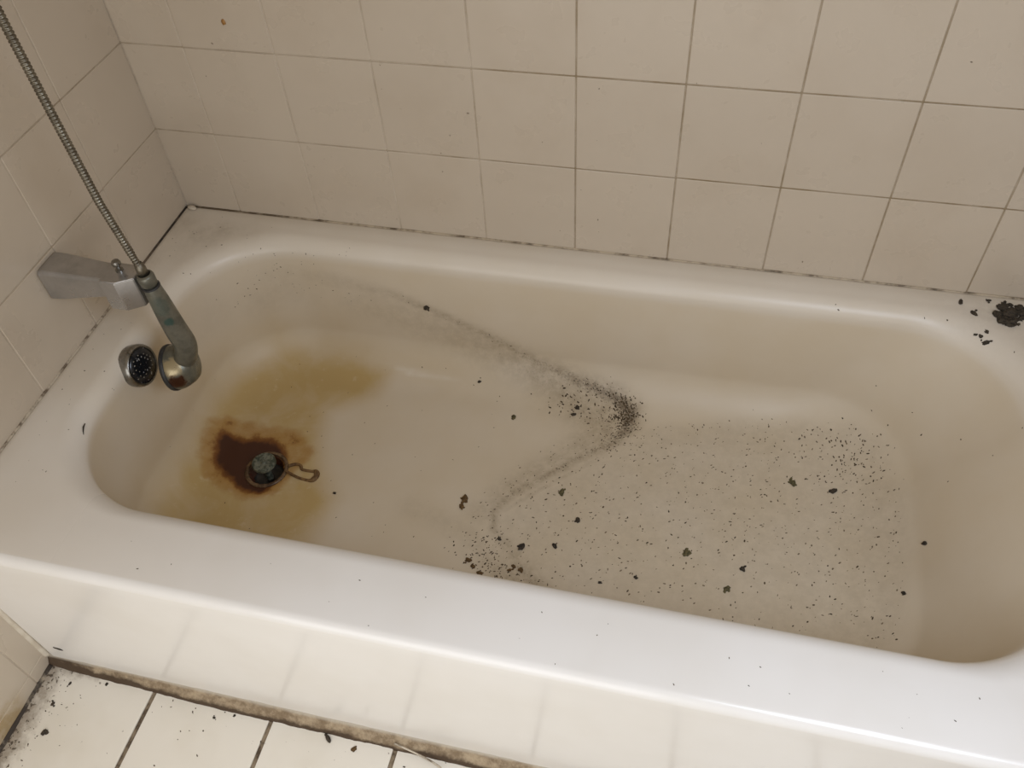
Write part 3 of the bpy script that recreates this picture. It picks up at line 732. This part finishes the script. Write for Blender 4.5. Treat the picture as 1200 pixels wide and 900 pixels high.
for i, (x, y, s, m) in enumerate([(0.518, -0.7366, 8, 'brown_crud'), (0.0405, -0.7713, 6, 'crud'), (0.0521, -0.812, 9, 'crud'), (0.0488, -0.737, 5, 'crud'), (0.1067, -0.7262, 5, 'crud'), (0.3239, -0.7286, 4, 'crud'), (0.2951, -0.7378, 4, 'crud')]):
    clump('floor_crumb', (x, y, FLOOR_Z), (0, 0, 1), s * 0.0011, M[m], FC_L[i], 'debris', 'crumbs on the floor tiles', 3, i + 131, .4)
bm = bmesh.new(); lump(bm, (0, 0, 0), 0.0035, (2.4, .35, .7), 8, 0, 2, .4)
o = mesh_obj('mould_streak', bm, M['crud'], None, True); o.location = (0.0405, -0.7088, -0.292); o.rotation_euler = (0, 0.18, 0)
tag(o, 'short black mould streak at the corner of the tub front', 'mould')
bm = bmesh.new(); lump(bm, (0, 0, 0), 0.0042, (.8, .3, 1.05), 6, 0, 2, .35)
o = mesh_obj('rust_splash', bm, M['rust_drop'], None, True); o.location = (0.1877, -0.0004, 0.350)
tag(o, 'orange-brown dried splash on a wall tile near the corner', 'stain')

# fine specks, too many to count
def specks(name, pts, m, label, seed, parent=None):
    rg = random.Random(seed); bm = bmesh.new()
    for p, n, s in pts:
        q = n.to_track_quat('Z', 'Y').to_matrix()
        a = rg.gauss(-0.75, 0.6); l = s * rg.uniform(1.1, 2.1); w = s * rg.uniform(.65, 1.05); h = s * rg.uniform(.2, .4)
        ca, sa = math.cos(a), math.sin(a)
        def P3(u, v, z): return Vector(p) + q @ Vector((u * ca - v * sa, u * sa + v * ca, z))
        ring = [bm.verts.new(P3(l * .5 * math.cos(t) * rg.uniform(.7, 1.1), w * .5 * math.sin(t) * rg.uniform(.7, 1.1), -0.0001)) for t in (0, 1.05, 2.1, 3.14, 4.2, 5.25)]
        top = bm.verts.new(P3(0, 0, h))
        for k in range(6): bm.faces.new((ring[k], ring[(k + 1) % 6], top))
    o = sub(name, bm, m, parent or tub_root, True)
    return tag(o, label, None, None, 'stuff')
def in_poly(x, y, poly):
    return poly_sd(np.array([[x, y]]), poly)[0] > 0
rg = random.Random(21)
floor_pts = []; pale_pts = []
while len(floor_pts) < 470:
    x, y = rg.uniform(.62, 1.27), rg.uniform(-.56, -.09)
    if not in_poly(x, y, FILM): continue
    p, n = tub_down(x, y)
    if p.z > -0.2: continue
    floor_pts.append((p, n, rg.choice((.0014, .0018, .0023, .0028, .0033))))
while len(pale_pts) < 700:
    x, y = rg.uniform(.62, 1.27), rg.uniform(-.56, -.09)
    if not in_poly(x, y, FILM): continue
    p, n = tub_down(x, y)
    if p.z > -0.2: continue
    pale_pts.append((p, n, rg.choice((.0016, .0022, .003))))
for k in range(110):     # denser patch towards the sloping end
    p, n = tub_down(rg.gauss(1.185, .035), rg.gauss(-.165, .035)); floor_pts.append((p, n, rg.choice((.0022, .0028, .0034))))
specks('grit', floor_pts, M['speck'], 'fine dark grit scattered over the dull grey film on the tub floor', 1)
specks('scum_flakes', pale_pts, M['pale_specks'], 'pale brown scum flakes scattered over the tub floor', 2)
tide_pts = []
def along(line, count, spread, sizes, lo=0.0, hi=1.0):
    L = [Vector(p[:3]) for p in line]
    for k in range(count):
        i = rg.randrange(int(lo * (len(L) - 1)), max(int(hi * (len(L) - 1)), 1)); q = L[i].lerp(L[i + 1], rg.random())
        q = q + Vector((rg.gauss(0, spread), rg.gauss(0, spread), rg.gauss(0, spread * .5)))
        p, n = tub_near(q)
        if p.z < -0.05: tide_pts.append((p, n, rg.choice(sizes)))
along(TIDE_OUTER, 60, .007, (.0014, .002, .0026), 0.15, 1.0)
along(TIDE_OUTER, 260, .011, (.0016, .0022, .003), 0.36, 0.62)
along(TIDE_INNER, 90, .016, (.0016, .0024), 0.5, 1.0)
along(TIDE_FRONT, 150, .020, (.0016, .0022, .003), 0.0, 0.7)
for k in range(170):
    p, n = tub_near((rg.gauss(.816, .014), rg.gauss(-.134, .016), -.248)); tide_pts.append((p, n, rg.choice((.002, .003, .0038))))
for k in range(60):
    p, n = tub_near((rg.gauss(.72, .026), rg.gauss(-.125, .016), -.245)); tide_pts.append((p, n, rg.choice((.002, .003, .0038))))
specks('tide_line_grit', tide_pts, M['speck'], 'dark grit caked along the curved tide line in the tub', 3)
misc = []
for k in range(60):
    p, n = tub_down(rg.uniform(.15, .62), rg.uniform(-.5, -.09)); misc.append((p, n, rg.choice((.0012, .0018, .0022))))
for k in range(34):
    p, n = tub_down(rg.uniform(.02, .09), rg.uniform(-.6, -.02)); misc.append((p, n, rg.choice((.0014, .002))))
for k in range(70):
    p, n = tub_near((abs(rg.gauss(.18, .08)), rg.gauss(-.085, .035), rg.uniform(-.12, .01))); misc.append((p, n, rg.choice((.0014, .002, .0026))))
for k in range(26):
    p, n = tub_down(rg.uniform(.2, 1.35), rg.uniform(-.70, -.625)); misc.append((p, n, rg.choice((.0012, .0017, .0021))))
for k in range(26):
    p, n = tub_down(rg.uniform(1.0, 1.38), rg.uniform(-.3, -.02)); misc.append((p, n, rg.choice((.0016, .0022, .003))))
specks('stray_specks', misc, M['speck'], 'stray dark specks on the rim and clean parts of the tub', 4)
wl = [(Vector((rg.uniform(.1, 1.4), -.0002, rg.uniform(.01, .45))), Vector((0, -1, 0)), rg.choice((.0014, .002, .0026))) for k in range(22)]
specks('wall_specks', wl, M['pale_specks'], 'tiny brown specks on the back wall tiles', 5, wall_back)
fl = [(Vector((rg.uniform(.01, .9), -.718 - abs(rg.gauss(0, .05)), FLOOR_Z)), Vector((0, 0, 1)), rg.choice((.0012, .0018, .0026))) for k in range(80)]
fl += [(Vector((abs(rg.gauss(.02, .03)) + .006, rg.uniform(-.9, -.72), FLOOR_Z)), Vector((0, 0, 1)), rg.choice((.0014, .002, .003))) for k in range(90)]
specks('floor_specks', fl, M['speck'], 'dark specks of dirt on the white floor tiles', 6, floor)
